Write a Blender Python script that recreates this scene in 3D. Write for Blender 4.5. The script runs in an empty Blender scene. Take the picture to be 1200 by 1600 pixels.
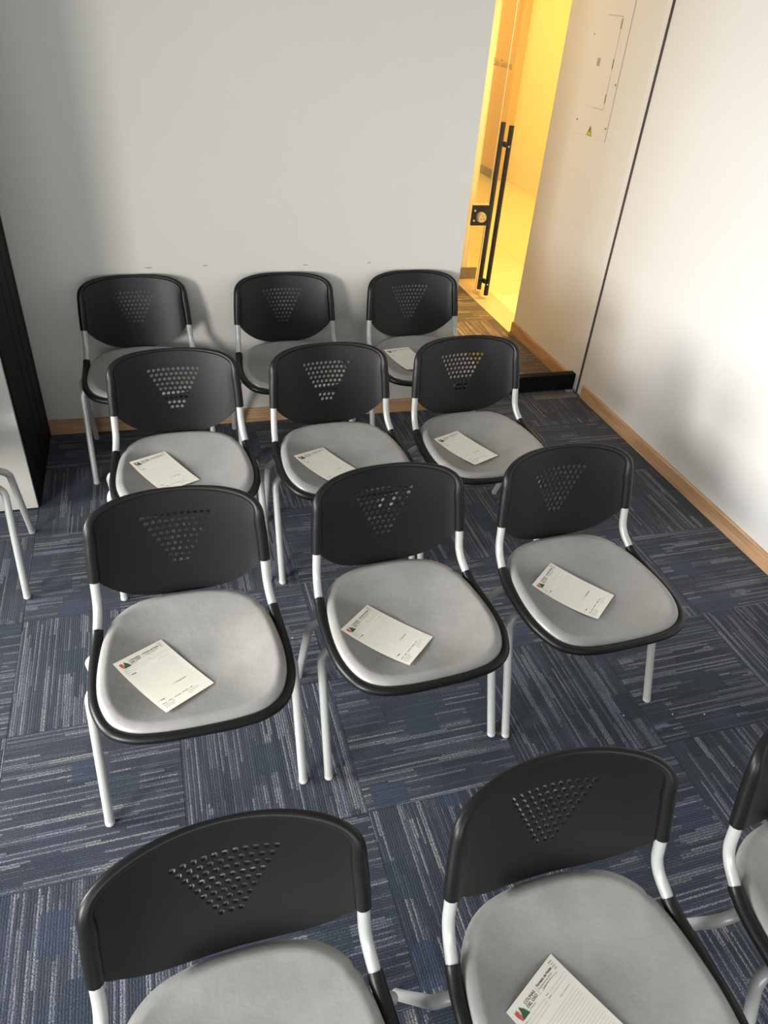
import bpy, bmesh, math, random
from mathutils import Vector, Matrix
from mathutils.bvhtree import BVHTree
from mathutils.geometry import delaunay_2d_cdt, interpolate_bezier
random.seed(7)
PI = math.pi
C = bpy.context.scene.collection
sc = bpy.context.scene

# ------------------------------------------------------------------ camera
cam_d = bpy.data.cameras.new('camera'); cam = bpy.data.objects.new('camera', cam_d); C.objects.link(cam)
cR = Vector((0.957118, -0.281095, 0.070071)); cD = Vector((-0.112055, -0.582271, -0.805236)); cF = Vector((0.267148, 0.762854, -0.5888))
M = Matrix.Identity(4)
for i in range(3):
    M[i][0] = cR[i]; M[i][1] = -cD[i]; M[i][2] = -cF[i]
M[2][3] = 1.97264
cam.matrix_world = M
cam_d.sensor_width = 36; cam_d.sensor_fit = 'AUTO'; cam_d.lens = 1132.70 / 1600 * 36
cam_d.clip_start = 0.02
sc.camera = cam

# ------------------------------------------------------------------ world, lights, exposure
w = bpy.data.worlds.new('world'); sc.world = w; w.use_nodes = True
w.node_tree.nodes['Background'].inputs[0].default_value = (0.80, 0.89, 1.0, 1)
w.node_tree.nodes['Background'].inputs[1].default_value = 2.0
def area(name, loc, target, sx, sy, power, color, spread=None):
    l = bpy.data.lights.new(name, 'AREA'); l.shape = 'RECTANGLE'; l.size = sx; l.size_y = sy; l.energy = power; l.color = color
    if spread: l.spread = spread
    o = bpy.data.objects.new(name, l); C.objects.link(o); o.location = loc
    o.rotation_euler = (Vector(target) - Vector(loc)).to_track_quat('-Z', 'Y').to_euler()
    return o
# daylight outside the row of windows on the left
area('window_daylight', (-3.45, -1.0, 1.45), (0.8, 2.3, 0.45), 1.5, 1.2, 80, (1.0, 0.985, 0.945), 1.25)
area('window_daylight', (-3.45, 1.85, 1.40), (1.6, 1.0, 0.25), 1.5, 1.1, 68, (1.0, 0.99, 0.965), 1.25)
# daylight through the wide window in the wall behind the camera
area('window_daylight', (-0.4, -2.45, 1.55), (0.4, 2.5, 0.45), 4.0, 1.2, 34, (1.0, 0.97, 0.92), 2.0)
# warm ceiling lamps of the hall beyond the glass door, plus an added spill light
area('hall_light', (3.4, 6.3, 2.55), (3.4, 6.3, 0), 1.2, 3.5, 84, (1.0, 0.635, 0.125))
area('hall_light', (3.4, 9.3, 2.55), (3.4, 9.3, 0), 1.2, 2.0, 40, (1.0, 0.635, 0.125))
area('hall_light', (3.0, 5.05, 2.5), (1.5, 4.6, 0), 0.4, 0.4, 40, (1.0, 0.60, 0.18), 1.6)  # added light, throws warm spill through the doorway onto the passage carpet
# warm ceiling lamp of the passage behind the back wall
area('passage_lamp', (1.25, 4.9, 2.6), (1.7, 4.6, 0), 0.5, 0.9, 22, (1.0, 0.70, 0.38))
sc.view_settings.view_transform = 'Standard'; sc.view_settings.look = 'None'
sc.view_settings.exposure = -0.15; sc.view_settings.gamma = 1.0; sc.view_settings.use_curve_mapping = False
sc.cycles.max_bounces = 10; sc.cycles.diffuse_bounces = 5; sc.cycles.transparent_max_bounces = 16

# ------------------------------------------------------------------ materials
def mat(name, col, rough=0.5, metal=0.0, spec=0.5):
    m = bpy.data.materials.new(name); m.use_nodes = True
    b = m.node_tree.nodes['Principled BSDF']
    b.inputs['Base Color'].default_value = (*col, 1); b.inputs['Roughness'].default_value = rough
    b.inputs['Metallic'].default_value = metal; b.inputs['Specular IOR Level'].default_value = spec
    return m
class NT:
    def __init__(s, m): s.t = m.node_tree; s.n = s.t.nodes; s.b = s.n['Principled BSDF']
    def new(s, ty, **kw):
        n = s.n.new(ty)
        for k, v in kw.items(): setattr(n, k, v)
        return n
    def link(s, a, b): s.t.links.new(a, b)
    def math(s, op, a, b=None, c=None):
        n = s.new('ShaderNodeMath', operation=op)
        for i, v in enumerate((a, b, c)):
            if v is None: continue
            if isinstance(v, (int, float)): n.inputs[i].default_value = v
            else: s.link(v, n.inputs[i])
        return n.outputs[0]
    def mix(s, f, a, b, blend='MIX'):
        n = s.new('ShaderNodeMix', data_type='RGBA', blend_type=blend)
        for i, v in ((0, f), (6, a), (7, b)):
            if isinstance(v, (int, float)): n.inputs[i].default_value = v
            elif isinstance(v, tuple): n.inputs[i].default_value = (*v, 1)
            else: s.link(v, n.inputs[i])
        return n.outputs[2]
    def noise(s, vec, scale, detail=2, rough=0.5):
        n = s.new('ShaderNodeTexNoise'); n.inputs['Scale'].default_value = scale; n.inputs['Detail'].default_value = detail
        n.inputs['Roughness'].default_value = rough
        if vec is not None: s.link(vec, n.inputs['Vector'])
        return n.outputs['Fac']
    def ramp(s, v, stops):
        n = s.new('ShaderNodeValToRGB'); s.link(v, n.inputs[0]); e = n.color_ramp.elements
        while len(e) < len(stops): e.new(0.5)
        for el, (p, c) in zip(e, stops): el.position = p; el.color = (*c, 1)
        return n.outputs[0]
    def obj(s): return s.new('ShaderNodeTexCoord').outputs['Object']
    def bump(s, h, strength, dist=0.001):
        n = s.new('ShaderNodeBump'); n.inputs['Strength'].default_value = strength; n.inputs['Distance'].default_value = dist
        s.link(h, n.inputs['Height']); s.link(n.outputs[0], s.b.inputs['Normal'])

def wall_mat(name, c1, c2, rough=0.55):
    m = mat(name, c1, rough); t = NT(m); o = t.obj()
    f = t.noise(o, 0.9, 4, 0.6); t.link(t.mix(f, c1, c2), t.b.inputs['Base Color'])
    t.bump(t.noise(o, 90, 3), 0.12, 0.002); return m
M_wall = wall_mat('painted_wall', (0.58, 0.565, 0.52), (0.535, 0.52, 0.485), 0.5)
M_wallr = wall_mat('satin_wall', (0.70, 0.695, 0.68), (0.62, 0.61, 0.595), 0.38)
M_hallw = wall_mat('hall_wall', (0.80, 0.76, 0.68), (0.76, 0.72, 0.64))
M_ceil = mat('ceiling_white', (0.75, 0.75, 0.74), 0.8)

def wood_mat():
    m = mat('oak_laminate', (0.5, 0.32, 0.18), 0.42); t = NT(m); o = t.obj()
    mp = t.new('ShaderNodeMapping'); mp.inputs['Scale'].default_value = (1.6, 1.6, 60); t.link(o, mp.inputs[0])
    n1 = t.noise(mp.outputs[0], 1.6, 5, 0.65)
    col = t.ramp(n1, [(0.30, (0.30, 0.165, 0.085)), (0.5, (0.45, 0.27, 0.145)), (0.72, (0.58, 0.385, 0.225))])
    t.link(col, t.b.inputs['Base Color']); t.bump(n1, 0.15, 0.0006); return m
M_wood = wood_mat()

def carpet_mat(name='striped_carpet', warm=False):
    m = mat(name, (0.03, 0.05, 0.1), 0.95, spec=0.15); t = NT(m); o = t.obj()
    r = t.new('ShaderNodeObjectInfo').outputs['Random']
    sep = t.new('ShaderNodeSeparateXYZ'); t.link(o, sep.inputs[0]); x, y = sep.outputs[0], sep.outputs[1]
    off = t.math('MULTIPLY', r, 57.0)
    rows = t.math('FLOOR', t.math('MULTIPLY', y, 1 / 0.0074))           # one yarn row
    def white(a, b, c=None):
        cm = t.new('ShaderNodeCombineXYZ'); t.link(a, cm.inputs[0])
        if isinstance(b, float): cm.inputs[1].default_value = b
        else: t.link(b, cm.inputs[1])
        t.link(off if c is None else c, cm.inputs[2])
        n = t.new('ShaderNodeTexWhiteNoise', noise_dimensions='3D'); t.link(cm.outputs[0], n.inputs['Vector']); return n.outputs['Value']
    # broken blocks: a band of rows, cut in random lengths
    band = t.math('FLOOR', t.math('ADD', t.math('MULTIPLY', y, 1 / 0.0296), t.math('MULTIPLY', t.noise(None, 1), 0.0)))
    bsh = white(band, 3.0)
    seg = t.math('FLOOR', t.math('ADD', t.math('MULTIPLY', x, 1 / 0.17), t.math('MULTIPLY', bsh, 9.0)))
    blk = white(band, seg)
    band2 = t.math('FLOOR', t.math('ADD', t.math('MULTIPLY', y, 1 / 0.074), 0.4))
    seg2 = t.math('FLOOR', t.math('ADD', t.math('MULTIPLY', x, 1 / 0.11), t.math('MULTIPLY', white(band2, 5.0), 9.0)))
    blk2 = white(band2, seg2, t.math('ADD', off, 11.0))
    # per row brightness, changing along its length
    seg3 = t.math('FLOOR', t.math('ADD', t.math('MULTIPLY', x, 1 / 0.31), t.math('MULTIPLY', white(rows, 2.0), 7.0)))
    rowv = white(rows, seg3)
    dens = t.ramp(blk, [(0.0, (0.25,)*3), (0.18, (0.70,)*3), (0.45, (0.90,)*3), (0.75, (1.0,)*3)]); dens.node.color_ramp.interpolation = 'CONSTANT'
    light = t.math('MULTIPLY', t.math('SUBTRACT', rowv, 0.36), 2.1); light.node.use_clamp = True
    light = t.math('MULTIPLY', light, dens)
    light = t.math('MULTIPLY', light, t.math('SUBTRACT', 1.0, t.math('MULTIPLY', t.math('GREATER_THAN', blk2, 0.84), 0.85)))
    mp = t.new('ShaderNodeMapping'); mp.inputs['Scale'].default_value = (240, 240, 240); t.link(o, mp.inputs[0])
    spk = t.noise(mp.outputs[0], 1.0, 2, 0.85)
    spk = t.math('MULTIPLY', t.math('SUBTRACT', spk, 0.38), 4.4)
    base = t.ramp(blk2, [(0.0, (0.014, 0.019, 0.034)), (0.35, (0.021, 0.028, 0.046)), (0.6, (0.024, 0.029, 0.042)), (0.84, (0.013, 0.024, 0.040)), (0.94, (0.020, 0.032, 0.066))])
    base.node.color_ramp.interpolation = 'CONSTANT'
    yarn = t.ramp(blk, [(0.0, (0.27, 0.285, 0.325)), (0.55, (0.31, 0.32, 0.345)), (0.86, (0.36, 0.35, 0.32)), (0.95, (0.28, 0.30, 0.38))])
    yarn.node.color_ramp.interpolation = 'CONSTANT'
    f = t.math('MULTIPLY', light, t.math('MULTIPLY', spk, 1.0)); f.node.use_clamp = True
    c = t.mix(f, base, yarn)
    dull = t.math('MULTIPLY', spk, 0.24); dull.node.use_clamp = True
    c = t.mix(dull, c, (0.12, 0.135, 0.17))
    if warm: c = t.mix(0.85, c, t.mix(1.0, t.mix(1.0, c, (0.03, 0.024, 0.016), 'ADD'), (2.2, 1.65, 1.15), 'MULTIPLY'))  # passage copy: warm lamplight put into the carpet colour
    # furrow between rows
    fr = t.math('FRACT', t.math('MULTIPLY', y, 1 / 0.0074)); g = t.math('ABSOLUTE', t.math('SUBTRACT', fr, 0.5))
    g2 = t.math('MULTIPLY', t.math('GREATER_THAN', g, 0.33), 0.62)
    c = t.mix(g2, c, (0.010, 0.014, 0.024))
    t.link(c, t.b.inputs['Base Color'])
    t.b.inputs['Sheen Weight'].default_value = 0.15
    h = t.math('ADD', t.math('MULTIPLY', spk, 0.5), t.math('SUBTRACT', 1.0, g)); t.bump(h, 0.7, 0.002)
    return m
M_carpet = carpet_mat(); M_carpet2 = carpet_mat('warm_lit_striped_carpet', True)

def seat_mat():
    m = mat('grey_leatherette', (0.33, 0.32, 0.305), 0.42); t = NT(m); o = t.obj()
    r = t.new('ShaderNodeObjectInfo').outputs['Random']
    cm = t.new('ShaderNodeVectorMath', operation='ADD'); t.link(o, cm.inputs[0]); t.link(t.math('MULTIPLY', r, 30.0), cm.inputs[1])
    n1 = t.noise(cm.outputs[0], 9, 4, 0.65); n2 = t.noise(cm.outputs[0], 55, 3, 0.6)
    c = t.ramp(n1, [(0.3, (0.225, 0.219, 0.208)), (0.7, (0.290, 0.283, 0.270))])
    t.link(t.mix(t.math('MULTIPLY', n2, 0.22), c, (0.36, 0.35, 0.335)), t.b.inputs['Base Color'])
    t.link(t.math('ADD', 0.25, t.math('MULTIPLY', n1, 0.22)), t.b.inputs['Roughness'])
    t.bump(t.math('ADD', t.math('MULTIPLY', n2, 1.0), t.math('MULTIPLY', t.noise(cm.outputs[0], 500, 2), 0.25)), 0.22, 0.003)
    return m
M_seat = seat_mat()
def plastic_mat():
    m = mat('black_plastic', (0.006, 0.006, 0.0065), 0.40, spec=0.28); t = NT(m)
    n = t.noise(t.obj(), 700, 2); t.bump(n, 0.10, 0.0006); return m
M_black = plastic_mat()
M_tube = mat('pale_grey_enamel', (0.43, 0.435, 0.425), 0.33, 0.15)
M_brk = mat('grey_bracket_enamel', (0.32, 0.33, 0.335), 0.45, 0.1)
M_foot = mat('grey_foot_cap', (0.50, 0.50, 0.49), 0.6)
M_paper = mat('cream_paper', (0.80, 0.78, 0.68), 0.75)
M_ink = mat('black_ink', (0.05, 0.05, 0.05), 0.7); M_line = mat('grey_ink', (0.36, 0.35, 0.31), 0.7)
M_red = mat('red_ink', (0.55, 0.10, 0.06), 0.7); M_green = mat('green_ink', (0.035, 0.10, 0.035), 0.7)
M_pencil = mat('red_pencil', (0.62, 0.25, 0.20), 0.8)
M_dark = mat('black_metal', (0.005, 0.005, 0.005), 0.45, spec=0.3)
M_rail = mat('black_rail', (0.004, 0.004, 0.005), 0.6, spec=0.15)
M_white = wall_mat('white_panel', (0.52, 0.50, 0.46), (0.48, 0.465, 0.43), 0.45)
M_seal = mat('dark_seal', (0.07, 0.062, 0.052), 0.8, spec=0.1)
M_mark = mat('panel_gap', (0.30, 0.24, 0.17), 0.7)
M_plate = mat('steel_plate', (0.23, 0.23, 0.22), 0.42, 0.6)
M_steel = mat('brushed_steel', (0.60, 0.58, 0.54), 0.3, 0.7)
M_hole = mat('dark_hole', (0.02, 0.018, 0.015), 0.8)
M_tile = wall_mat('cream_tile', (0.74, 0.68, 0.54), (0.70, 0.64, 0.50), 0.16)
M_grout = mat('tile_grout', (0.50, 0.44, 0.32), 0.8)
M_skirt = mat('grey_skirting', (0.20, 0.195, 0.18), 0.35)
M_panel = wall_mat('enamel_panel', (0.69, 0.68, 0.66), (0.62, 0.61, 0.59), 0.38)
M_yel = mat('warning_yellow', (0.60, 0.52, 0.03), 0.5)
M_etch = mat('etched_lettering', (0.30, 0.21, 0.10), 0.6)
M_pillar = mat('tan_pillar', (0.66, 0.50, 0.34), 0.6)
M_gedge = mat('pale_glass_edge', (0.85, 0.85, 0.72), 0.2); 
def granite():
    m = mat('speckled_granite', (0.5, 0.4, 0.3), 0.3); t = NT(m); n = t.noise(t.obj(), 220, 3, 0.8)
    t.link(t.ramp(n, [(0.35, (0.26, 0.19, 0.12)), (0.5, (0.60, 0.48, 0.34)), (0.7, (0.72, 0.62, 0.48))]), t.b.inputs['Base Color']); return m
M_gran = granite()
def glass(name, tint, refl=1.0):
    m = bpy.data.materials.new(name); m.use_nodes = True; t = m.node_tree; t.nodes.clear()
    o = t.nodes.new('ShaderNodeOutputMaterial'); mx = t.nodes.new('ShaderNodeMixShader'); tr = t.nodes.new('ShaderNodeBsdfTransparent')
    gl = t.nodes.new('ShaderNodeBsdfGlossy'); fr = t.nodes.new('ShaderNodeFresnel'); fr.inputs[0].default_value = 1.45
    ge = t.nodes.new('ShaderNodeNewGeometry'); ir = t.nodes.new('ShaderNodeMapRange'); ir.inputs['To Min'].default_value = 1.45; ir.inputs['To Max'].default_value = 1/1.45
    t.links.new(ge.outputs['Backfacing'], ir.inputs['Value']); t.links.new(ir.outputs[0], fr.inputs[0])
    mu = t.nodes.new('ShaderNodeMath'); mu.operation = 'MULTIPLY'; mu.inputs[1].default_value = refl; t.links.new(fr.outputs[0], mu.inputs[0])
    gl.inputs['Roughness'].default_value = 0.02; tr.inputs[0].default_value = (*tint, 1)
    t.links.new(mu.outputs[0], mx.inputs[0]); t.links.new(tr.outputs[0], mx.inputs[1]); t.links.new(gl.outputs[0], mx.inputs[2])
    t.links.new(mx.outputs[0], o.inputs[0]); return m
M_glass = glass('clear_glass', (0.985, 0.99, 0.985), 0.3)
M_glass2 = glass('door_glass', (0.97, 0.93, 0.86), 0.8)

# ------------------------------------------------------------------ mesh helpers
def obj(name, bm, m, parent=None, smooth=True, angle=38):
    me = bpy.data.meshes.new(name)
    bmesh.ops.recalc_face_normals(bm, faces=bm.faces)
    if smooth:
        for f in bm.faces: f.smooth = True
        lim = math.radians(angle)
        for e in bm.edges:
            if len(e.link_faces) != 2 or e.calc_face_angle(0) > lim: e.smooth = False
    bm.to_mesh(me); bm.free(); me.materials.append(m)
    o = bpy.data.objects.new(name, me); C.objects.link(o)
    if parent: o.parent = parent
    return o
def box(bm, x0, x1, y0, y1, z0, z1, bevel=0.0):
    r = bmesh.ops.create_cube(bm, size=1, matrix=Matrix.Translation(((x0+x1)/2, (y0+y1)/2, (z0+z1)/2)) @ Matrix.Diagonal((x1-x0, y1-y0, z1-z0, 1)))
    if bevel:
        es = {e for v in r['verts'] for e in v.link_edges}
        bmesh.ops.bevel(bm, geom=list(es), offset=bevel, segments=2, affect='EDGES', profile=0.6)
    return bm
def bx(*a, **k): return box(bmesh.new(), *a, **k)
def prism(bm, pts, z0, z1):
    a = [bm.verts.new((x, y, z0)) for x, y in pts]; b = [bm.verts.new((x, y, z1)) for x, y in pts]
    n = len(pts); bm.faces.new(a[::-1]); bm.faces.new(b)
    for i in range(n): bm.faces.new((a[i], a[(i+1) % n], b[(i+1) % n], b[i]))
    return bm
def catmull(P, n=6, closed=False):
    P = [Vector(p) for p in P]; out = []; N = len(P)
    rng = range(N) if closed else range(N-1)
    for i in rng:
        if closed: p0, p1, p2, p3 = P[i-1], P[i], P[(i+1) % N], P[(i+2) % N]
        else: p0, p1, p2, p3 = P[max(i-1, 0)], P[i], P[i+1], P[min(i+2, N-1)]
        for k in range(n):
            t = k / n
            out.append(0.5*((2*p1)+(p2-p0)*t+(2*p0-5*p1+4*p2-p3)*t*t+(3*p1-p0-3*p2+p3)*t**3))
    if not closed: out.append(P[-1].copy())
    return out
def fillet(P, r, n=6):
    """round the inner corners of a polyline"""
    P = [Vector(p) for p in P]; out = [P[0]]
    for i in range(1, len(P)-1):
        a, b, c = P[i-1], P[i], P[i+1]; u = (a-b).normalized(); v = (c-b).normalized()
        ri = r[i-1] if isinstance(r, (list, tuple)) else r
        d = min(ri, (a-b).length*0.48, (c-b).length*0.48); p, q = b+u*d, b+v*d
        for k in range(n+1):
            t = k/n; out.append((1-t)**2*p+2*t*(1-t)*b+t*t*q)
    out.append(P[-1]); return out
def tube(bm, P, rad, seg=12, closed=False, cap=True):
    P = [Vector(p) for p in P]; N = len(P); rings = []; up = None
    for i in range(N):
        if closed: t = (P[(i+1) % N]-P[i-1]).normalized()
        else: t = (P[min(i+1, N-1)]-P[max(i-1, 0)]).normalized()
        if up is None:
            up = Vector((0, 0, 1)) if abs(t.z) < 0.9 else Vector((1, 0, 0))
        up = (up - t*up.dot(t)).normalized(); s = t.cross(up)
        R = rad[i] if isinstance(rad, (list, tuple)) else rad
        rings.append([bm.verts.new(P[i]+(up*math.cos(2*PI*k/seg)+s*math.sin(2*PI*k/seg))*R) for k in range(seg)])
    M_ = N if closed else N-1
    for i in range(M_):
        a, b = rings[i], rings[(i+1) % N]
        for k in range(seg): bm.faces.new((a[k], a[(k+1) % seg], b[(k+1) % seg], b[k]))
    if cap and not closed: bm.faces.new(rings[0][::-1]); bm.faces.new(rings[-1])
    return bm
def cyl(bm, c, r, h, axis='Z', seg=20, r2=None):
    rot = {'Z': Matrix.Identity(4), 'X': Matrix.Rotation(PI/2, 4, 'Y'), 'Y': Matrix.Rotation(PI/2, 4, 'X')}[axis]
    bmesh.ops.create_cone(bm, cap_ends=True, segments=seg, radius1=r, radius2=r if r2 is None else r2, depth=h, matrix=Matrix.Translation(c) @ rot); return bm
def thing(name, label, cat, loc=(0, 0, 0), rz=0, group=None):
    o = bpy.data.objects.new(name, None); C.objects.link(o); o.location = loc; o.rotation_euler = (0, 0, rz); o.empty_display_size = 0.1
    return tag(o, label, cat, group)
def tag(o, label, cat, group=None):
    o['label'] = label; o['category'] = cat
    if group: o['group'] = group
    return o
def struct(o): o['kind'] = 'structure'; return o
def text_bm(txt, size, bold=0.0, align='LEFT'):
    """flat lettering as a bmesh in the xy plane"""
    cu = bpy.data.curves.new('t', 'FONT'); cu.body = txt; cu.size = size; cu.align_x = align; cu.offset = bold; cu.resolution_u = 2
    to = bpy.data.objects.new('t', cu); C.objects.link(to)
    dg = bpy.context.evaluated_depsgraph_get(); me = bpy.data.meshes.new_from_object(to.evaluated_get(dg))
    bm = bmesh.new(); bm.from_mesh(me)
    bpy.data.objects.remove(to); bpy.data.curves.remove(cu); bpy.data.meshes.remove(me)
    return bm

# ------------------------------------------------------------------ room shell
WX = 2.435                    # right wall
BL, BR = (-0.60, 3.524), (1.52, 3.477)   # face of the back wall
XL, YN, ZC = -3.2, -2.2, 2.7
slab = bmesh.new(); box(slab, XL-0.2, WX+0.2, YN-0.2, 6.6, -0.12, -0.007); floor = struct(obj('floor', slab, M_rail, smooth=False))
T, X0, Y0 = 0.513, 0.427, 1.127
def tile_bm(x0, x1, y0, y1):
    return bx(x0, x1, y0, y1, -0.007, 0.0, bevel=0.0012)
full = None; full2 = None
for i in range(-9, 6):
    for j in range(-8, 12):
        cx, cy = X0+(i+0.5)*T, Y0+(j+0.5)*T
        xa, xb, ya, yb = max(cx-T/2, XL), min(cx+T/2, WX), max(cy-T/2, YN), min(cy+T/2, 6.4)
        if xb-xa < 0.02 or yb-ya < 0.02: continue
        if xa < 0.4 and ya > 3.6: continue                       # hidden behind the back wall
        rot = (i+j) % 2
        whole = abs(xb-xa-T) < 1e-4 and abs(yb-ya-T) < 1e-4
        g = 0.0006
        pas = ya > 3.6
        mesh = full2 if pas else full
        if whole and mesh is not None:
            o = bpy.data.objects.new('carpet_tile', mesh); C.objects.link(o); o.parent = floor
        else:
            q = (xa-cx+g, xb-cx-g, ya-cy+g, yb-cy-g)
            if rot: q = (q[2], q[3], -q[1], -q[0])              # undo the quarter turn
            o = obj('carpet_tile', tile_bm(*q), M_carpet2 if pas else M_carpet, floor, smooth=False)
            if whole and pas: full2 = o.data
            elif whole: full = o.data
        o.location = (cx, cy, 0); o.rotation_euler = (0, 0, PI/2 if rot else 0)

# back wall, from behind the folding partition to its free edge
def lerp(t): return (BL[0]+(BR[0]-BL[0])*t, BL[1]+(BR[1]-BL[1])*t)
bw = prism(bmesh.new(), [(XL, BL[1]+0.066), BR, (BR[0]+0.002, BR[1]+0.10), (XL, BL[1]+0.166)], 0, ZC)
wallb = struct(obj('wall_back', bw, M_wall, smooth=False))
struct(obj('wall_right', bx(WX, WX+0.15, YN, 3.532, 0, ZC), M_wallr, smooth=False))
struct(obj('wall_corridor', bx(WX-0.003, WX+0.15, 3.543, 4.50, 0, ZC), M_wallr, smooth=False))
struct(obj('trim_1', bx(WX-0.006, WX+0.10, 3.530, 3.543, 0, ZC), M_seal, smooth=False))
nw = bmesh.new(); box(nw, XL, WX, YN-0.15, YN, 0, 0.9); box(nw, XL, WX, YN-0.15, YN, 2.45, ZC); box(nw, XL, -2.5, YN-0.15, YN, 0.9, 2.45); box(nw, 1.7, WX, YN-0.15, YN, 0.9, 2.45)
struct(obj('wall_near', nw, M_wall, smooth=False))
fr = bmesh.new(); y_ = (YN-0.10, YN-0.05)
box(fr, -2.5, 1.7, *y_, 0.9, 0.95); box(fr, -2.5, 1.7, *y_, 2.40, 2.45)
for xx in (-2.5, -1.12, 0.27, 1.65): box(fr, xx, xx+0.05, *y_, 0.95, 2.40)
wf = struct(obj('window_3', fr, M_dark, smooth=False))
for xx in (-2.45, -1.07, 0.32): obj('pane', bx(xx, xx+1.33, YN-0.078, YN-0.072, 0.95, 2.40), M_glass, wf, smooth=False)
struct(obj('ceiling', bx(XL-0.15, 4.8, YN-0.15, 11.2, ZC, ZC+0.1), M_ceil, smooth=False))
# window wall with three openings
WY = [(-1.75, -0.25), (1.20, 2.70)]; WZ0, WZ1 = 0.75, 2.55
lw = bmesh.new(); box(lw, XL-0.15, XL, YN, 3.7, 0, WZ0); box(lw, XL-0.15, XL, YN, 3.7, WZ1, ZC)
ys = [YN] + [v for p in WY for v in p] + [3.7]
for k in range(0, len(ys), 2): box(lw, XL-0.15, XL, ys[k], ys[k+1], WZ0, WZ1)
struct(obj('wall_left', lw, M_wall, smooth=False))
for k, (a, b) in enumerate(WY):
    fr = bmesh.new(); xs = (XL-0.10, XL-0.05)
    box(fr, *xs, a, b, WZ0, WZ0+0.05); box(fr, *xs, a, b, WZ1-0.05, WZ1)
    box(fr, *xs, a, a+0.05, WZ0+0.05, WZ1-0.05); box(fr, *xs, b-0.05, b, WZ0+0.05, WZ1-0.05)
    wf = struct(obj('window_%d' % (k+1), fr, M_dark, smooth=False))
    obj('pane', bx(XL-0.078, XL-0.072, a+0.05, b-0.05, WZ0+0.05, WZ1-0.05), M_glass, wf, smooth=False)
# corridor side walls (behind the back wall)
struct(obj('wall_passage', bx(0.4, 0.5, 3.62, 6.4, 0, ZC), M_wallr, smooth=False))
struct(obj('wall_far', bx(0.4, 2.40, 6.4, 6.5, 0, ZC), M_wallr, smooth=False))
# hall beyond
hf = struct(obj('floor_hall', bx(2.40, 4.9, 4.3, 11.2, -0.12, -0.008), M_grout, smooth=False))
S = 0.61; hm = None
for i in range(4):
    for j in range(11):
        xa, ya = 2.602+i*S, 4.30+j*S+0.03
        xb, yb = min(xa+S, 4.60), min(ya+S, 11.0)
        if xb-xa < 0.05 or yb-ya < 0.05: continue
        if xb-xa > S-1e-3 and yb-ya > S-1e-3 and hm is not None:
            o = bpy.data.objects.new('floor_tile', hm); C.objects.link(o); o.parent = hf
        else:
            o = obj('floor_tile', bx(0.0015, xb-xa-0.0015, 0.0015, yb-ya-0.0015, -0.008, 0, bevel=0.001), M_tile, hf, smooth=False)
            if xb-xa > S-1e-3 and yb-ya > S-1e-3: hm = o.data
        o.location = (xa, ya, 0)
obj('threshold', bx(WX-0.035, 2.601, 4.50, 5.63, -0.008, 0.004, bevel=0.002), M_gran, hf, smooth=False)
struct(obj('wall_hall', bx(4.52, 4.62, 4.2, 11.1, 0, ZC), M_hallw, smooth=False))
struct(obj('wall_hall_end', bx(2.6, 4.62, 11.0, 11.1, 0, ZC), M_hallw, smooth=False))
struct(obj('wall_hall_near', bx(2.585, 4.62, 4.20, 4.30, 0, ZC), M_hallw, smooth=False))
jm = struct(obj('wall_hall_side', bx(2.44, 2.512, 5.63, 11.0, 0, ZC), M_hallw, smooth=False))
struct(obj('baseboard_jamb', bx(2.44, 2.60, 5.615, 5.63, 0.001, 0.098), M_skirt, smooth=False))
pl = struct(obj('trim_2', bx(4.36, 4.52, 9.28, 9.95, 0.0, ZC), M_pillar, smooth=False))
struct(obj('baseboard_pillar', bx(4.345, 4.36, 9.265, 9.95, 0.001, 0.10), M_skirt, smooth=False))
# baseboards
def baseboard(name, a, b, n, h=0.078, th=0.014, cut0=0.0):
    """a, b floor points on the wall face, n = unit vector off the wall"""
    a, b = Vector((*a, 0)), Vector((*b, 0)); n = Vector((*n, 0)); L = (b-a).length; d = (b-a).normalized()
    bm = bmesh.new(); prof = [(0.0, 0.001), (th, 0.001), (th, h-0.006), (th-0.006, h), (0.0, h)]
    R = []
    for s in (0, 1):
        R.append([bm.verts.new((u if s == 0 else u) and Vector((L*s + 0, -u, z)) or Vector((L*s, 0, z))) for u, z in prof])
    for k in range(len(prof)):
        bm.faces.new((R[0][k], R[0][(k+1) % 5], R[1][(k+1) % 5], R[1][k]))
    bm.faces.new(R[0]); bm.faces.new(R[1][::-1])
    o = struct(obj(name, bm, M_wood, smooth=False)); ang = math.atan2(d.y, d.x)
    # local -y must point off the wall
    if Vector((math.sin(ang), -math.cos(ang), 0)).dot(n) < 0:
        a, b = b, a; ang += PI
    o.location = a; o.rotation_euler = (0, 0, ang); return o
baseboard('baseboard_back', (-0.59, BL[1]-0.0005), (BR[0], BR[1]), (0, -1))
baseboard('baseboard_right', (WX, YN), (WX, 3.475), (-1, 0))
baseboard('baseboard_corridor', (WX-0.003, 3.64), (WX-0.003, 4.50), (-1, 0))

for sx, sz, sl in ((-0.02, 0.835, 0.018), (0.235, 0.842, 0.012), (0.71, 0.838, 0.014), (1.03, 0.845, 0.010)):
    b = bmesh.new(); yb = BL[1]+(BR[1]-BL[1])*(sx-BL[0])/(BR[0]-BL[0])-0.0006
    b.faces.new([b.verts.new((sx+sl*math.cos(2*PI*k/10), yb, sz+0.0022*math.sin(2*PI*k/10))) for k in range(10)])
    o = obj('scuff_mark', b, M_mark, wallb, smooth=False)

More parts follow.
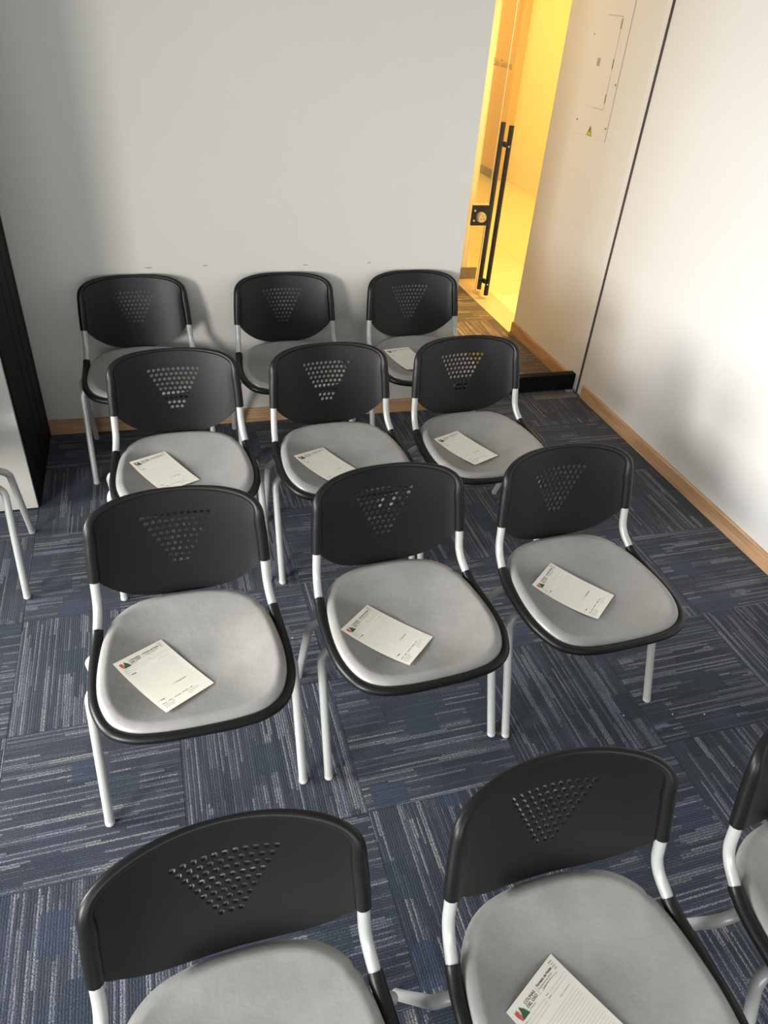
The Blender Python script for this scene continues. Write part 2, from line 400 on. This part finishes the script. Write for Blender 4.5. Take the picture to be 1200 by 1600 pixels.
# glass partition with black bottom rail, in the gap between the back wall and the right wall
gp = thing('glass_partition', 'clear glass sliding panel on a tall black bottom rail, between back wall and corridor', 'partition', (2.0, 3.60, 0))
def put(o, x, y, z=0): return o
def child_box(name, m, p, *a, **k):
    o = obj(name, bx(*a, **k), m, p, smooth=False); return o
ox, oy = 2.0, 3.60
child_box('bottom_rail', M_rail, gp, 1.53-ox, WX-0.006-ox, 3.580-oy, 3.628-oy, 0.004, 0.105, bevel=0.002)
child_box('pane', M_glass, gp, 1.53-ox, WX-0.006-ox, 3.586-oy, 3.594-oy, 0.105, ZC-0.02)
fp = thing('floor_plate', 'dull steel strip let into the carpet in front of the black rail', 'floor plate', (2.28, 3.523, 0))
child_box('plate', M_plate, fp, -0.16, 0.13, -0.045, 0.045, 0.0, 0.004, bevel=0.001)
q = bmesh.new(); box(q, 0.085, 0.125, 0.020, 0.040, 0.004, 0.014, bevel=0.002); cyl(q, (0.138, 0.036, 0.008), 0.006, 0.012)
obj('pivot', q, M_steel, fp)

# folding partition stack on the left
st = thing('folding_partition', 'stacked folding wall panels with black edges and a white front face, left of the back wall', 'partition', (-0.59, 2.86, 0))
Lx = -1.15
child_box('front_panel', M_white, st, Lx, -0.008, 0.0, 0.016, 0.012, 2.6, bevel=0.002)
for a, b in ((0.016, 0.305), (0.311, 0.447), (0.455, 0.598), (0.606, 0.652)):
    child_box('stack_panel', M_rail, st, Lx, 0, a, b, 0.002, 2.6, bevel=0.004)

# electrical cover on the corridor wall
ep = thing('electrical_panel', 'flush white electrical cover panel with inset door and small yellow warning triangle', 'panel', (WX-0.003, 4.02, 1.35))
child_box('cover_plate', M_panel, ep, -0.003, 0, -0.17, 0.175, 0, 0.95, bevel=0.001)
child_box('edge_shadow_gap', M_mark, ep, -0.0012, 0, -0.1735, -0.17, 0, 0.95)
child_box('inset_door', M_panel, ep, -0.0052, -0.003, -0.090, 0.160, 0.147, 0.566, bevel=0.0008)
child_box('door_gap', M_mark, ep, -0.0034, -0.003, -0.092, -0.0895, 0.147, 0.566)
child_box('door_gap', M_mark, ep, -0.0034, -0.003, -0.092, 0.06, 0.566, 0.5685)
child_box('door_gap', M_mark, ep, -0.0034, -0.003, -0.092, 0.02, 0.1445, 0.147)
for z in (0.20, 0.36, 0.535):
    child_box('hinge', M_mark, ep, -0.0072, -0.003, -0.094, -0.088, z-0.022, z+0.022)
for yy in (0.045, 0.062): child_box('latch', M_mark, ep, -0.0075, -0.005, yy-0.004, yy+0.004, 0.337, 0.375)
for yy, z in ((0.155, 0.476), (0.160, 0.066), (-0.158, 0.272), (-0.158, 0.066)):
    obj('screw', cyl(bmesh.new(), (-0.0045, yy, z), 0.0055, 0.004, 'X', 10), M_mark, ep)
tr = bmesh.new(); vs = [tr.verts.new((-0.0045, y, z)) for y, z in ((0.028, -0.0), (-0.028, 0.0), (0.0, 0.05))]; tr.faces.new(vs)
wt = obj('warning_label', tr, M_yel, ep, smooth=False); wt.location = (0, -0.001, 0.008)
sg = bmesh.new(); vs = [sg.verts.new((-0.0052, y, z)) for y, z in ((0.004, 0.036), (-0.005, 0.036), (-0.001, 0.024), (-0.007, 0.024), (0.004, 0.006), (0.001, 0.019), (0.007, 0.019))]; sg.faces.new(vs)
obj('lightning_symbol', sg, M_hole, wt, smooth=False)
ol = bmesh.new()
P3 = [Vector((-0.0052, 0.028, 0)), Vector((-0.0052, -0.028, 0)), Vector((-0.0052, 0, 0.05))]; cen = sum(P3, Vector())/3
for i in range(3):
    a, b = P3[i], P3[(i+1) % 3]; q = [ol.verts.new(v) for v in (a, b, b+(cen-b)*0.16, a+(cen-a)*0.16)]; ol.faces.new(q)
obj('border', ol, M_hole, wt, smooth=False)

# glass doors to the hall
gl = struct(obj('door_1', bx(2.484, 2.494, 5.246, 5.60, 0.012, ZC-0.3), M_glass2, smooth=False))
tb = text_bm('Sala Galeano', 0.062, 0.0008, 'RIGHT')
for v in tb.verts: v.co = Vector((2.4835, 5.262-v.co.x, 1.553+v.co.y))
obj('door_lettering', tb, M_etch, gl, smooth=False)
dk = struct(obj('door_3', bx(1.45, 2.4335, 5.222, 5.232, 0.012, ZC-0.3), M_glass, smooth=False))
lk = thing('door_lock', 'square black lock plate with round steel three-hole cylinder at the glass door edge', 'lock', (2.372, 5.222, 0.622))
child_box('lock_plate', M_dark, lk, -0.062, 0.062, -0.022, -0.0005, -0.072, 0.072, bevel=0.002)
child_box('lock_top', M_pillar, lk, -0.064, 0.064, -0.024, -0.0005, 0.073, 0.079)
obj('lock_collar', cyl(bmesh.new(), (0.006, -0.032, -0.008), 0.036, 0.022, 'Y', 28), M_steel, lk)
cy = obj('lock_cylinder', cyl(bmesh.new(), (0.006, -0.052, -0.008), 0.031, 0.020, 'Y', 28), M_steel, lk)
for a in (90, 210, 330):
    obj('key_hole', cyl(bmesh.new(), (0.006+0.014*math.cos(math.radians(a)), -0.0622, -0.008+0.014*math.sin(math.radians(a))), 0.0045, 0.001, 'Y', 8), M_hole, cy)
for z in (0.035, -0.035): obj('screw', cyl(bmesh.new(), (-0.044, -0.024, z), 0.008, 0.006, 'Y', 12), M_steel, lk)

dl = struct(obj('door_2', bx(2.436, 3.25, 5.222, 5.232, 0.012, ZC-0.3), M_glass, smooth=False))
obj('glass_edge', bx(2.4335, 2.4362, 5.2215, 5.2325, 0.012, ZC-0.3), M_gedge, dl, smooth=False)
ph = thing('pull_handle', 'long black double pull handle through the open glass door', 'door handle', (2.498, 5.227, 0.0))
for s in (1, -1): obj('grip_bar', cyl(bmesh.new(), (0, s*0.070, 0.632), 0.018, 1.20, 'Z', 20), M_dark, ph)
for z in (0.12, 1.10):
    q = bmesh.new(); cyl(q, (0, 0.0325, z), 0.012, 0.05, 'Y', 16); cyl(q, (0, -0.0325, z), 0.012, 0.05, 'Y', 16); cyl(q, (0, 0.010, z), 0.018, 0.008, 'Y', 16); cyl(q, (0, -0.010, z), 0.018, 0.008, 'Y', 16)
    obj('standoff', q, M_dark, ph)
    obj('grub_screw', cyl(bmesh.new(), (-0.006, -0.086, z), 0.006, 0.004, 'Y', 10), M_steel, ph)

# ------------------------------------------------------------------ the chair (front faces -y)
OUT = [(0, .266), (.09, .264), (.160, .252), (.208, .219), (.235, .157), (.243, .085), (.238, 0), (.224, -.085), (.198, -.142), (.148, -.183), (.075, -.202)]
half = OUT + [(0, -.206)]
ctrl = [(x, -y, 0) for x, y in half] + [(-x, -y, 0) for x, y in half[-2:0:-1]]
RING = catmull(ctrl, 5, True)                      # closed outline, y already flipped
def rim_z(x, y):                                    # y is blender local (front negative)
    yf = -y
    z = 0.487
    if yf > 0.16: z -= 0.010*((yf-0.16)/0.11)**2    # waterfall front
    if yf < -0.10: z += 0.010*((-0.10-yf)/0.10)**1.5
    return z
def seat_z(x, y):
    hit = SEAT.ray_cast(Vector((x, y, 0.60)), Vector((0, 0, -1)), 0.4)[0]
    return hit.z if hit else 0.45
def dish(s, p):
    zr = rim_z(p.x, p.y) + 0.002
    zc = 0.454
    if s > 0.90:                                     # rolled edge
        t = (s-0.90)/0.10; return zr - 0.017*(1-math.sqrt(max(0, 1-t**2.2)))
    u = max(0.0, min(1.0, (s/0.90-0.12)/0.88))
    return zc + (zr-zc)*(0.35*u*u*(3-2*u)+0.65*(u**2.6)*(1-0.12*(u**8)) + 0.65*0.12*u**8*u**2.6)
def make_chair():
    t = thing('stacking_chair', '', 'chair', (0, 0, 0), 0, 'stacking chairs in rows')
    # seat cushion
    bm = bmesh.new(); cx, cy = 0.0, -0.04
    rs = [0.12, .22, .30, .38, .46, .54, .62, .69, .75, .80, .84, .875, .90, .92, .94, .957, .972, .984, .993, .998, 1.0]
    rings = []
    for s in rs:
        r_ = []
        for p in RING:
            x, y = cx+(p.x-cx)*s, cy+(p.y-cy)*s
            z = dish(s, p)
            if s > 0.88:                             # pinched notch where the back corner is folded
                g_ = math.exp(-(((abs(p.x)-0.207)/0.020)**2 + ((p.y-0.120)/0.008)**2)); k_ = (s-0.88)/0.12
                x -= 0.003*g_*k_*(1 if x > 0 else -1); z -= 0.004*g_*k_
            r_.append(bm.verts.new((x, y, z)))
        rings.append(r_)
    low = [bm.verts.new((p.x*0.998, p.y*0.998, rim_z(p.x, p.y)-0.030)) for p in RING]; rings.append(low)
    low2 = [bm.verts.new((p.x*0.95, p.y*0.95, 0.444)) for p in RING]; rings.append(low2)
    N = len(RING)
    for a, b in zip(rings[:-1], rings[1:]):
        for k in range(N): bm.faces.new((a[k], a[(k+1) % N], b[(k+1) % N], b[k]))
    c0 = bm.verts.new((cx, cy, 0.454))
    for k in range(N): bm.faces.new((c0, rings[0][k], rings[0][(k+1) % N]))
    bm.faces.new(low2)
    obj('seat_cushion', bm, M_seat, t, angle=75)
    # black shell: thick rolled rim round the front and the sides, thin underside
    bm = bmesh.new()
    right = [(.2408, .100, .4853), (.2424, .083, .4762), (.2462, .047, .4662), (.2495, -.01, .4620), (.2505, -.085, .4610), (.2430, -.160, .4610), (.2150, -.226, .4600), (.165, -.2610, .4590), (.092, -.2745, .4580), (0, -.2765, .4575)]
    path = right + [(-x, y, z) for x, y, z in right[-2::-1]]
    P = catmull(path, 5); n = len(P)
    rr = [0.0156 if abs(i-n/2)/(n/2) > 0.45 else 0.0112 + 0.0038*(abs(i-n/2)/(n/2))/0.45 for i in range(n)]
    tube(bm, P, rr, 12)
    a = [bm.verts.new((p.x*0.985, p.y*0.985, rim_z(p.x, p.y)-0.020)) for p in RING]
    b = [bm.verts.new((p.x*0.93, p.y*0.93, 0.441)) for p in RING]
    for k in range(N): bm.faces.new((a[k], a[(k+1) % N], b[(k+1) % N], b[k]))
    bm.faces.new(b)
    obj('seat_shell', bm, M_black, t, angle=50)
    # backrest -----------------------------------------------------------
    def by0(x, z): return 0.232+0.2*(z-0.588)-1.26*x*x
    def sm(t): t = min(1, max(0, t)); return t*t*(3-2*t)
    def by(x, z): return by0(x, z) - 0.0075*sm((abs(x)-0.196)/0.034)*sm((0.790-z)/0.08)   # front face, blender y, swelling into the side sleeves
    def bpt(x, z, off=0.0):
        n_ = Vector((2.52*x, 1, -0.2)).normalized(); return Vector((x, by(x, z), z)) + n_*off
    side = [(.2475, .604), (.2455, .65), (.2425, .70), (.236, .742), (.218, .776), (.185, .797), (.135, .806), (.07, .809), (0, .809)]
    notch = [(.2475, .604), (.2205, .604), (.2165, .592), (.206, .575), (.180, .546), (.140, .516), (.090, .496), (.04, .487), (0, .4855)]
    top = catmull([(x, z, 0) for x, z in side], 4); bot = catmull([(x, z, 0) for x, z in notch[1:]], 4)
    R0 = [(p.x, p.y) for p in top]; B_ = [(p.x, p.y) for p in bot]
    R_ = [(x-0.014*(1-sm((z-0.735)/0.055)), z) for x, z in R0]         # the sheet ends inside the side sleeves
    loop = R_ + [(-x, z) for x, z in R_[-2::-1]] + [(-x, z) for x, z in B_] + [(x, z) for x, z in B_[-2::-1]]
    # inset the sheet a little from the rim
    pts = [Vector(p) for p in loop]; edges = [(i, (i+1) % len(pts)) for i in range(len(pts))]
    holes = []
    for r in range(9):
        cnt = 11-r; z = 0.734-0.0181*r
        for k in range(cnt): holes.append(((k-(cnt-1)/2)*0.0179, z))
    for hx, hz in holes:
        b0 = len(pts)
        for k in range(12): pts.append(Vector((hx+0.0065*math.cos(2*PI*k/12), hz+0.0065*math.sin(2*PI*k/12))))
        edges += [(b0+k, b0+(k+1) % 12) for k in range(12)]
    gx = -0.24
    def inside(x, z):
        c = False; n_ = len(loop)
        for i in range(n_):
            (x1, z1), (x2, z2) = loop[i], loop[(i+1) % n_]
            if (z1 > z) != (z2 > z) and x < (x2-x1)*(z-z1)/(z2-z1)+x1: c = not c
        return c
    for i in range(-17, 18):
        for j in range(0, 26):
            x, z = i*0.0135, 0.492+j*0.0125
            if not inside(x, z) or not inside(x*1.04, z+0.006) or not inside(x*1.04, z-0.006): continue
            if min((x-hx)**2+(z-hz)**2 for hx, hz in holes) < 0.0105**2: continue
            pts.append(Vector((x, z)))
    vo, eo, fo, *_ = delaunay_2d_cdt(pts, edges, [], 1, 1e-6)
    bm = bmesh.new(); TH = 0.0065
    F_ = [bm.verts.new(bpt(v.x, v.y, 0)) for v in vo]; K_ = [bm.verts.new(bpt(v.x, v.y, TH)) for v in vo]
    fs = []
    for f in fo:
        c = sum((vo[i] for i in f), Vector((0, 0)))/len(f)
        if any((c.x-hx)**2+(c.y-hz)**2 < 0.0060**2 for hx, hz in holes): continue
        if not inside(c.x, c.y): continue
        fs.append(f)
    cnt = {}
    for f in fs:
        bm.faces.new([F_[i] for i in f]); bm.faces.new([K_[i] for i in reversed(f)])
        for a, b in zip(f, list(f[1:])+[f[0]]): cnt[(a, b)] = 1
    for (a, b) in list(cnt):
        if (b, a) not in cnt: bm.faces.new((F_[b], F_[a], K_[a], K_[b]))
    for v in [v for v in bm.verts if not v.link_faces]: bm.verts.remove(v)
    rimp = R0 + [(-x, z) for x, z in R0[-2::-1]]
    rp = []; rr = []
    for x, z in rimp:
        k = sm((z-0.715)/0.082); r_ = 0.0162*(1-k)+(0.0062+0.004*abs(x)/0.2)*k; rr.append(r_)
        sg_ = 1 if x > 0 else -1; a_ = Vector((x-sg_*0.0160, by0(x-sg_*0.016, z)+0.001, z)); b_ = bpt(x, z, 0.00325)
        b_.z -= 0.004*k; rp.append(a_.lerp(b_, k))
    tube(bm, rp, rr, 12)
    obj('backrest', bm, M_black, t, angle=45)
    # back uprights
    for s in (1, -1):
        P = [(s*.2292, .1795, .652), (s*.2315, .1680, .603), (s*.2345, .1535, .520), (s*.242, .089, .478), (s*.2465, .045, .4655)]
        obj('back_upright', tube(bmesh.new(), fillet(P, [0.03, 0.045, 0.02], 7), 0.0125, 14), M_tube, t)
    # legs
    for s in (1, -1):
        for foot, knee, inn in (((s*.277, -.179, 0.004), (s*.273, -.046, .412), (s*.205, -.036, .432)), ((s*.268, .237, 0.004), (s*.277, .071, .408), (s*.205, .066, .432))):
            P = fillet([foot, knee, inn], 0.052, 9)
            lg = obj('leg', tube(bmesh.new(), P, 0.0130, 14), M_tube, t)
            d_ = (Vector(knee)-Vector(foot)).normalized(); f0 = Vector(foot)
            cp = tube(bmesh.new(), [f0-Vector((0, 0, 0.004)), f0-Vector((0, 0, 0.001)), f0+d_*0.004, f0+d_*0.010], [0.009, 0.0125, 0.0136, 0.0136], 14)
            obj('foot_cap', cp, M_foot, lg)
        bm = bmesh.new(); box(bm, min(s*.200, s*.232), max(s*.200, s*.232), -.125, .095, .424, .444, bevel=0.003)
        box(bm, min(s*.224, s*.232), max(s*.224, s*.232), -.060, .085, .400, .444, bevel=0.002)
        obj('side_bracket', bm, M_brk, t, smooth=False)
    for y in (-.036, .066): obj('cross_tube', tube(bmesh.new(), [(-.205, y, .432), (.205, y, .432)], 0.0115, 10), M_brk, t)
    return t
proto = make_chair()
_b = bmesh.new(); _b.from_mesh([c for c in proto.children if c.name.startswith('seat_cushion')][0].data); SEAT = BVHTree.FromBMesh(_b)
def dup(root):
    r = root.copy(); C.objects.link(r)
    for ch in list(root.children):
        c = ch.copy(); C.objects.link(c); c.parent = r
        for g in ch.children:
            d = g.copy(); C.objects.link(d); d.parent = c
    return r
CH = {
 'A1': (-0.0931, 3.2142, 2.4, 'empty black and grey chair against the back wall, nearest the folding partition'),
 'A2': (0.5896, 3.1965, 0.45, 'empty black and grey chair against the back wall, middle of the three there'),
 'A3': (1.2417, 3.1860, 1.08, 'chair against the back wall with a paper on its seat, beside the corridor opening'),
 'B1': (0.0304, 2.3791, 0.07, 'leftmost chair of the second row from the back wall, paper on its left side'),
 'B2': (0.6267, 2.3571, 2.0, 'middle chair of the second row from the back wall, paper on seat'),
 'B3': (1.2111, 2.3564, 2.2, 'right chair of the second row, with yellow light seen through its backrest holes'),
 'C1': (-0.0161, 1.4487, 0.35, 'left chair of the third row from the wall, with the most fully seen sheet'),
 'C2': (0.6068, 1.4587, 2.98, 'middle chair of the third row, fully visible in the centre of the room'),
 'C3': (1.2074, 1.4694, 2.09, 'right chair of the third row, closest to the right wall baseboard'),
 'D1': (0.0101, 0.4338, 1.03, 'front row chair at the bottom left, its seat empty and cut by the frame'),
 'D2': (0.6358, 0.4147, 0.55, 'front row chair at the bottom with a printed sheet at the lower frame edge'),
 'D3': (1.274, 0.4049, 1.02, 'front row chair cut off by the right edge of the photo'),
 'L0': (-0.875, 2.4571, 1.08, 'chair cut off by the left edge, only two pale legs seen before the white panel'),
}
chairs = {}
for k, (x, y, a, lab) in CH.items():
    o = proto if not chairs else dup(proto)
    o.location = (x, y, 0); o.rotation_euler = (0, 0, math.radians(a)); o['label'] = lab; chairs[k] = o

# ------------------------------------------------------------------ the printed sheets
PW, PL = 0.150, 0.222
PAP = {
 'A3': (-0.080, 0.0226, -14, 'note sheet on the back wall chair beside the corridor opening, partly hidden'),
 'B1': (-0.0743, 0.0359, -30, 'note sheet on the leftmost chair of the second row'),
 'B2': (-0.0743, 0.0714, -27, 'note sheet on the middle chair of the second row'),
 'B3': (-0.0765, 0.0448, -26, 'note sheet on the right chair of the second row'),
 'C1': (-0.0772, 0.0833, -34, 'note sheet on the left chair of the third row, largest seen whole'),
 'C2': (-0.0865, 0.0771, -41, 'note sheet on the middle chair of the third row'),
 'C3': (-0.0545, 0.0347, -37, 'note sheet on the right chair of the third row, near the wall'),
 'D2': (-0.0537, 0.0609, -28.6, 'large note sheet on the front row chair, cut by the bottom of the photo'),
}
def sheet_print():
    """all flat print of one sheet in sheet space: u 0..PW to the right, v 0..PL downwards"""
    K, G, Rr, Gn = bmesh.new(), bmesh.new(), bmesh.new(), bmesh.new()
    def add(dst, src, x, y):
        for v in src.verts: v.co.x += x; v.co.y = y - v.co.y
        me = bpy.data.meshes.new('x'); src.to_mesh(me); src.free(); dst.from_mesh(me); bpy.data.meshes.remove(me)
    def txt(dst, s, size, x, y, b=0.0, al='LEFT'): add(dst, text_bm(s, size, b, al), x, y)
    def line(dst, x0, x1, y, th=0.0004, n=8):
        for k in range(n):
            a, b = x0+(x1-x0)*k/n, x0+(x1-x0)*(k+1)/n
            dst.faces.new([dst.verts.new((p, q, 0)) for p, q in ((a, y-th/2), (b, y-th/2), (b, y+th/2), (a, y+th/2))])
    def poly(dst, P): dst.faces.new([dst.verts.new((x, y, 0)) for x, y in P])
    # emblem: green hill with a reddish bear shape leaning on it
    poly(Gn, [(0.0235, 0.0105), (0.0305, 0.0185), (0.0355, 0.0305), (0.0164, 0.0305), (0.0170, 0.0250), (0.0204, 0.0222)])
    poly(Rr, [(0.0092, 0.0148), (0.0098, 0.0118), (0.0112, 0.0112), (0.0122, 0.0126), (0.0140, 0.0122), (0.0152, 0.0106), (0.0166, 0.0112), (0.0166, 0.0136), (0.0186, 0.0160), (0.0186, 0.0180), (0.0168, 0.0188), (0.0178, 0.0206), (0.0196, 0.0200), (0.0198, 0.0216), (0.0170, 0.0234), (0.0160, 0.0256), (0.0158, 0.0300), (0.0126, 0.0300), (0.0122, 0.0262), (0.0104, 0.0232), (0.0094, 0.0196)])
    txt(K, 'COLINAS', 0.0078, 0.0375, 0.0175, 0.00012); txt(K, 'DEL OSO', 0.0078, 0.0375, 0.0248, 0.00012); txt(K, 'La Transicion', 0.0034, 0.0378, 0.0292)
    line(G, 0.0745, 0.0751, 0.0200, 0.016, 1)
    txt(K, 'Formato de Notas', 0.0066, 0.0790, 0.0160, 0.00018); txt(K, 'Presentacion de clientes', 0.0044, 0.0790, 0.0212)
    txt(K, 'Nombre del asesor', 0.0034, 0.0860, 0.0255)
    for i, s in enumerate(('Suena', 'vive', 'crece', 'aqui')): txt(K, s, 0.0044, 0.1300+0.002*(i % 2), 0.0078+0.0046*i)
    for y, a in ((0.0365, 'Nombre'), (0.0425, 'Telefono'), (0.0485, 'Proyecto')):
        txt(K, a, 0.0036, 0.0075, y); line(G, 0.0200, 0.0760, y, 0.0004)
    for y, a in ((0.0365, 'Fecha'), (0.0425, 'Ciudad')): txt(K, a, 0.0034, 0.0800, y); line(G, 0.0930, 0.1430, y, 0.0004)
    txt(K, 'Notas', 0.0052, 0.0170, 0.0580, 0.0002); txt(G, 'Ideas y comentarios', 0.0040, 0.1000, 0.0560)
    for yy, xx in ((0.0560, 0.011), (0.1500, 0.079), (0.1760, 0.011)):
        add(K, bmesh.new(), 0, 0)
        for k in range(8):
            a0, a1 = 2*PI*k/8, 2*PI*(k+1)/8; r0, r1 = 0.0018, 0.0022
            poly(K, [(xx+r0*math.cos(a0), yy+r0*math.sin(a0)), (xx+r1*math.cos(a0), yy+r1*math.sin(a0)), (xx+r1*math.cos(a1), yy+r1*math.sin(a1)), (xx+r0*math.cos(a1), yy+r0*math.sin(a1))])
    for k in range(17): line(G, 0.0110, 0.1390, 0.0640+0.0056*k, 0.00036)
    for k in range(5): line(G, 0.0110 if k < 3 else 0.019, 0.1390, 0.1592+0.0056*k, 0.00028)
    txt(K, 'Proximos pasos', 0.0046, 0.0840, 0.1520, 0.0001); txt(K, 'Dudas', 0.0046, 0.0170, 0.1780, 0.0002)
    txt(K, 'Planeta  -  Hogar  -  Naturaleza  -  Bienestar  -  Vida', 0.0044, 0.0110, 0.1925, 0.0001)
    for i, s in enumerate(('informes y ventas', 'lunes a domingo', 'sala de ventas')): txt(K, s, 0.0036, 0.0170, 0.1990+0.0052*i)
    for i in range(3): poly(K, [(0.0120, 0.1972+0.0052*i), (0.0140, 0.1972+0.0052*i), (0.0140, 0.1992+0.0052*i), (0.0120, 0.1992+0.0052*i)])
    for i, s in enumerate(('Este formato es de uso', 'personal del visitante', 'gracias')): txt(G, s, 0.0040, 0.0820, 0.1985+0.0052*i)
    return K, G, Rr, Gn
def make_sheet(key):
    px, pyf, ang, lab = PAP[key]; ch = chairs[key]; a = -math.radians(ang); px, py = px, -pyf
    ca, sa = math.cos(a), math.sin(a)
    def lp(u, v):       # sheet space -> chair space plan
        du, dv = u-PW/2, PL/2-v; return px+du*ca-dv*sa, py+du*sa+dv*ca
    cor = [seat_z(*lp(u, v)) for u, v in ((0, 0), (PW, 0), (PW, PL), (0, PL))]
    rnd = random.Random(key); sag = 0.007+rnd.random()*0.004
    def zz(u, v):
        s, t_ = u/PW, v/PL
        z = (1-s)*(1-t_)*cor[0]+s*(1-t_)*cor[1]+s*t_*cor[2]+(1-s)*t_*cor[3]
        return z - sag*4*t_*(1-t_)*(1-0.5*s) + 0.003*(1-s)*t_**3
    lift = max(seat_z(*lp(PW*i/8, PL*j/10))-zz(PW*i/8, PL*j/10) for i in range(9) for j in range(11))+0.0010
    cx, cy = lp(PW/2, PL/2); cz = seat_z(cx, cy)
    Mw = Matrix.Translation(ch.location) @ Matrix.Rotation(ch.rotation_euler.z, 4, 'Z')
    org = Mw @ Vector((cx, cy, cz)); Rz = Matrix.Rotation(ch.rotation_euler.z, 3, 'Z')
    def m3(u, v, off=0.0):
        x, y = lp(u, v); return Rz @ Vector((x-cx, y-cy, zz(u, v)+lift-cz+off))
    t = bmesh.new(); nu, nv = 12, 18
    A = [[t.verts.new(m3(PW*i/nu, PL*j/nv, 0)) for i in range(nu+1)] for j in range(nv+1)]
    B = [[t.verts.new(m3(PW*i/nu, PL*j/nv, -0.00015)) for i in range(nu+1)] for j in range(nv+1)]
    for j in range(nv):
        for i in range(nu):
            t.faces.new((A[j][i], A[j+1][i], A[j+1][i+1], A[j][i+1])); t.faces.new((B[j][i], B[j][i+1], B[j+1][i+1], B[j+1][i]))
    for j in range(nv):
        for i in (0, nu): t.faces.new((A[j][i], A[j+1][i], B[j+1][i], B[j][i]))
    for i in range(nu):
        for j in (0, nv): t.faces.new((A[j][i], A[j][i+1], B[j][i+1], B[j][i]))
    root = obj('note_sheet', t, M_paper); root.location = org; tag(root, lab, 'paper', 'printed note sheets on the seats')
    for nm, src, m in zip(('printed_text', 'ruled_lines', 'emblem_bear', 'emblem_hill'), PR, (M_ink, M_line, M_red, M_green)):
        b = bmesh.new(); b.from_mesh(src)
        for v in b.verts: v.co = m3(v.co.x, v.co.y, 0.00035)
        o = obj(nm, b, m, root, smooth=False)
        if nm in ('printed_text', 'ruled_lines'): o['kind'] = 'stuff'
    if key == 'D2':
        b = bmesh.new(); pr = None
        for k in range(9):
            u = 0.083+k*0.0060; v = 0.0265-0.0020*math.sin(k/8*PI)
            cur = (b.verts.new(m3(u, v, 0.0005)), b.verts.new(m3(u, v+0.0009, 0.0005)))
            if pr: b.faces.new((pr[0], cur[0], cur[1], pr[1]))
            pr = cur
        obj('pencil_underline', b, M_pencil, root, smooth=False)
    return root
PR = []
for b in sheet_print():
    me = bpy.data.meshes.new('print'); b.to_mesh(me); b.free(); PR.append(me)
for k in PAP: make_sheet(k)

# ------------------------------------------------------------------ bits of lint on the carpet
M_lint = mat('white_lint', (0.8, 0.8, 0.78), 0.9)
for x, y in ((0.338, 1.865), (0.806, 1.535), (1.375, 1.262), (1.548, 1.226), (1.66, 1.20)):
    b = bmesh.new(); bmesh.ops.create_icosphere(b, subdivisions=1, radius=0.0022)
    for v in b.verts: v.co.z *= 0.5; v.co.x *= 1.5
    o = obj('lint_speck', b, M_lint); o.location = (x, y, 0.0012); o.rotation_euler = (0, 0, x*9)
    tag(o, 'tiny white speck of lint lying on the blue carpet between the chairs', 'lint', 'specks of lint on the carpet')
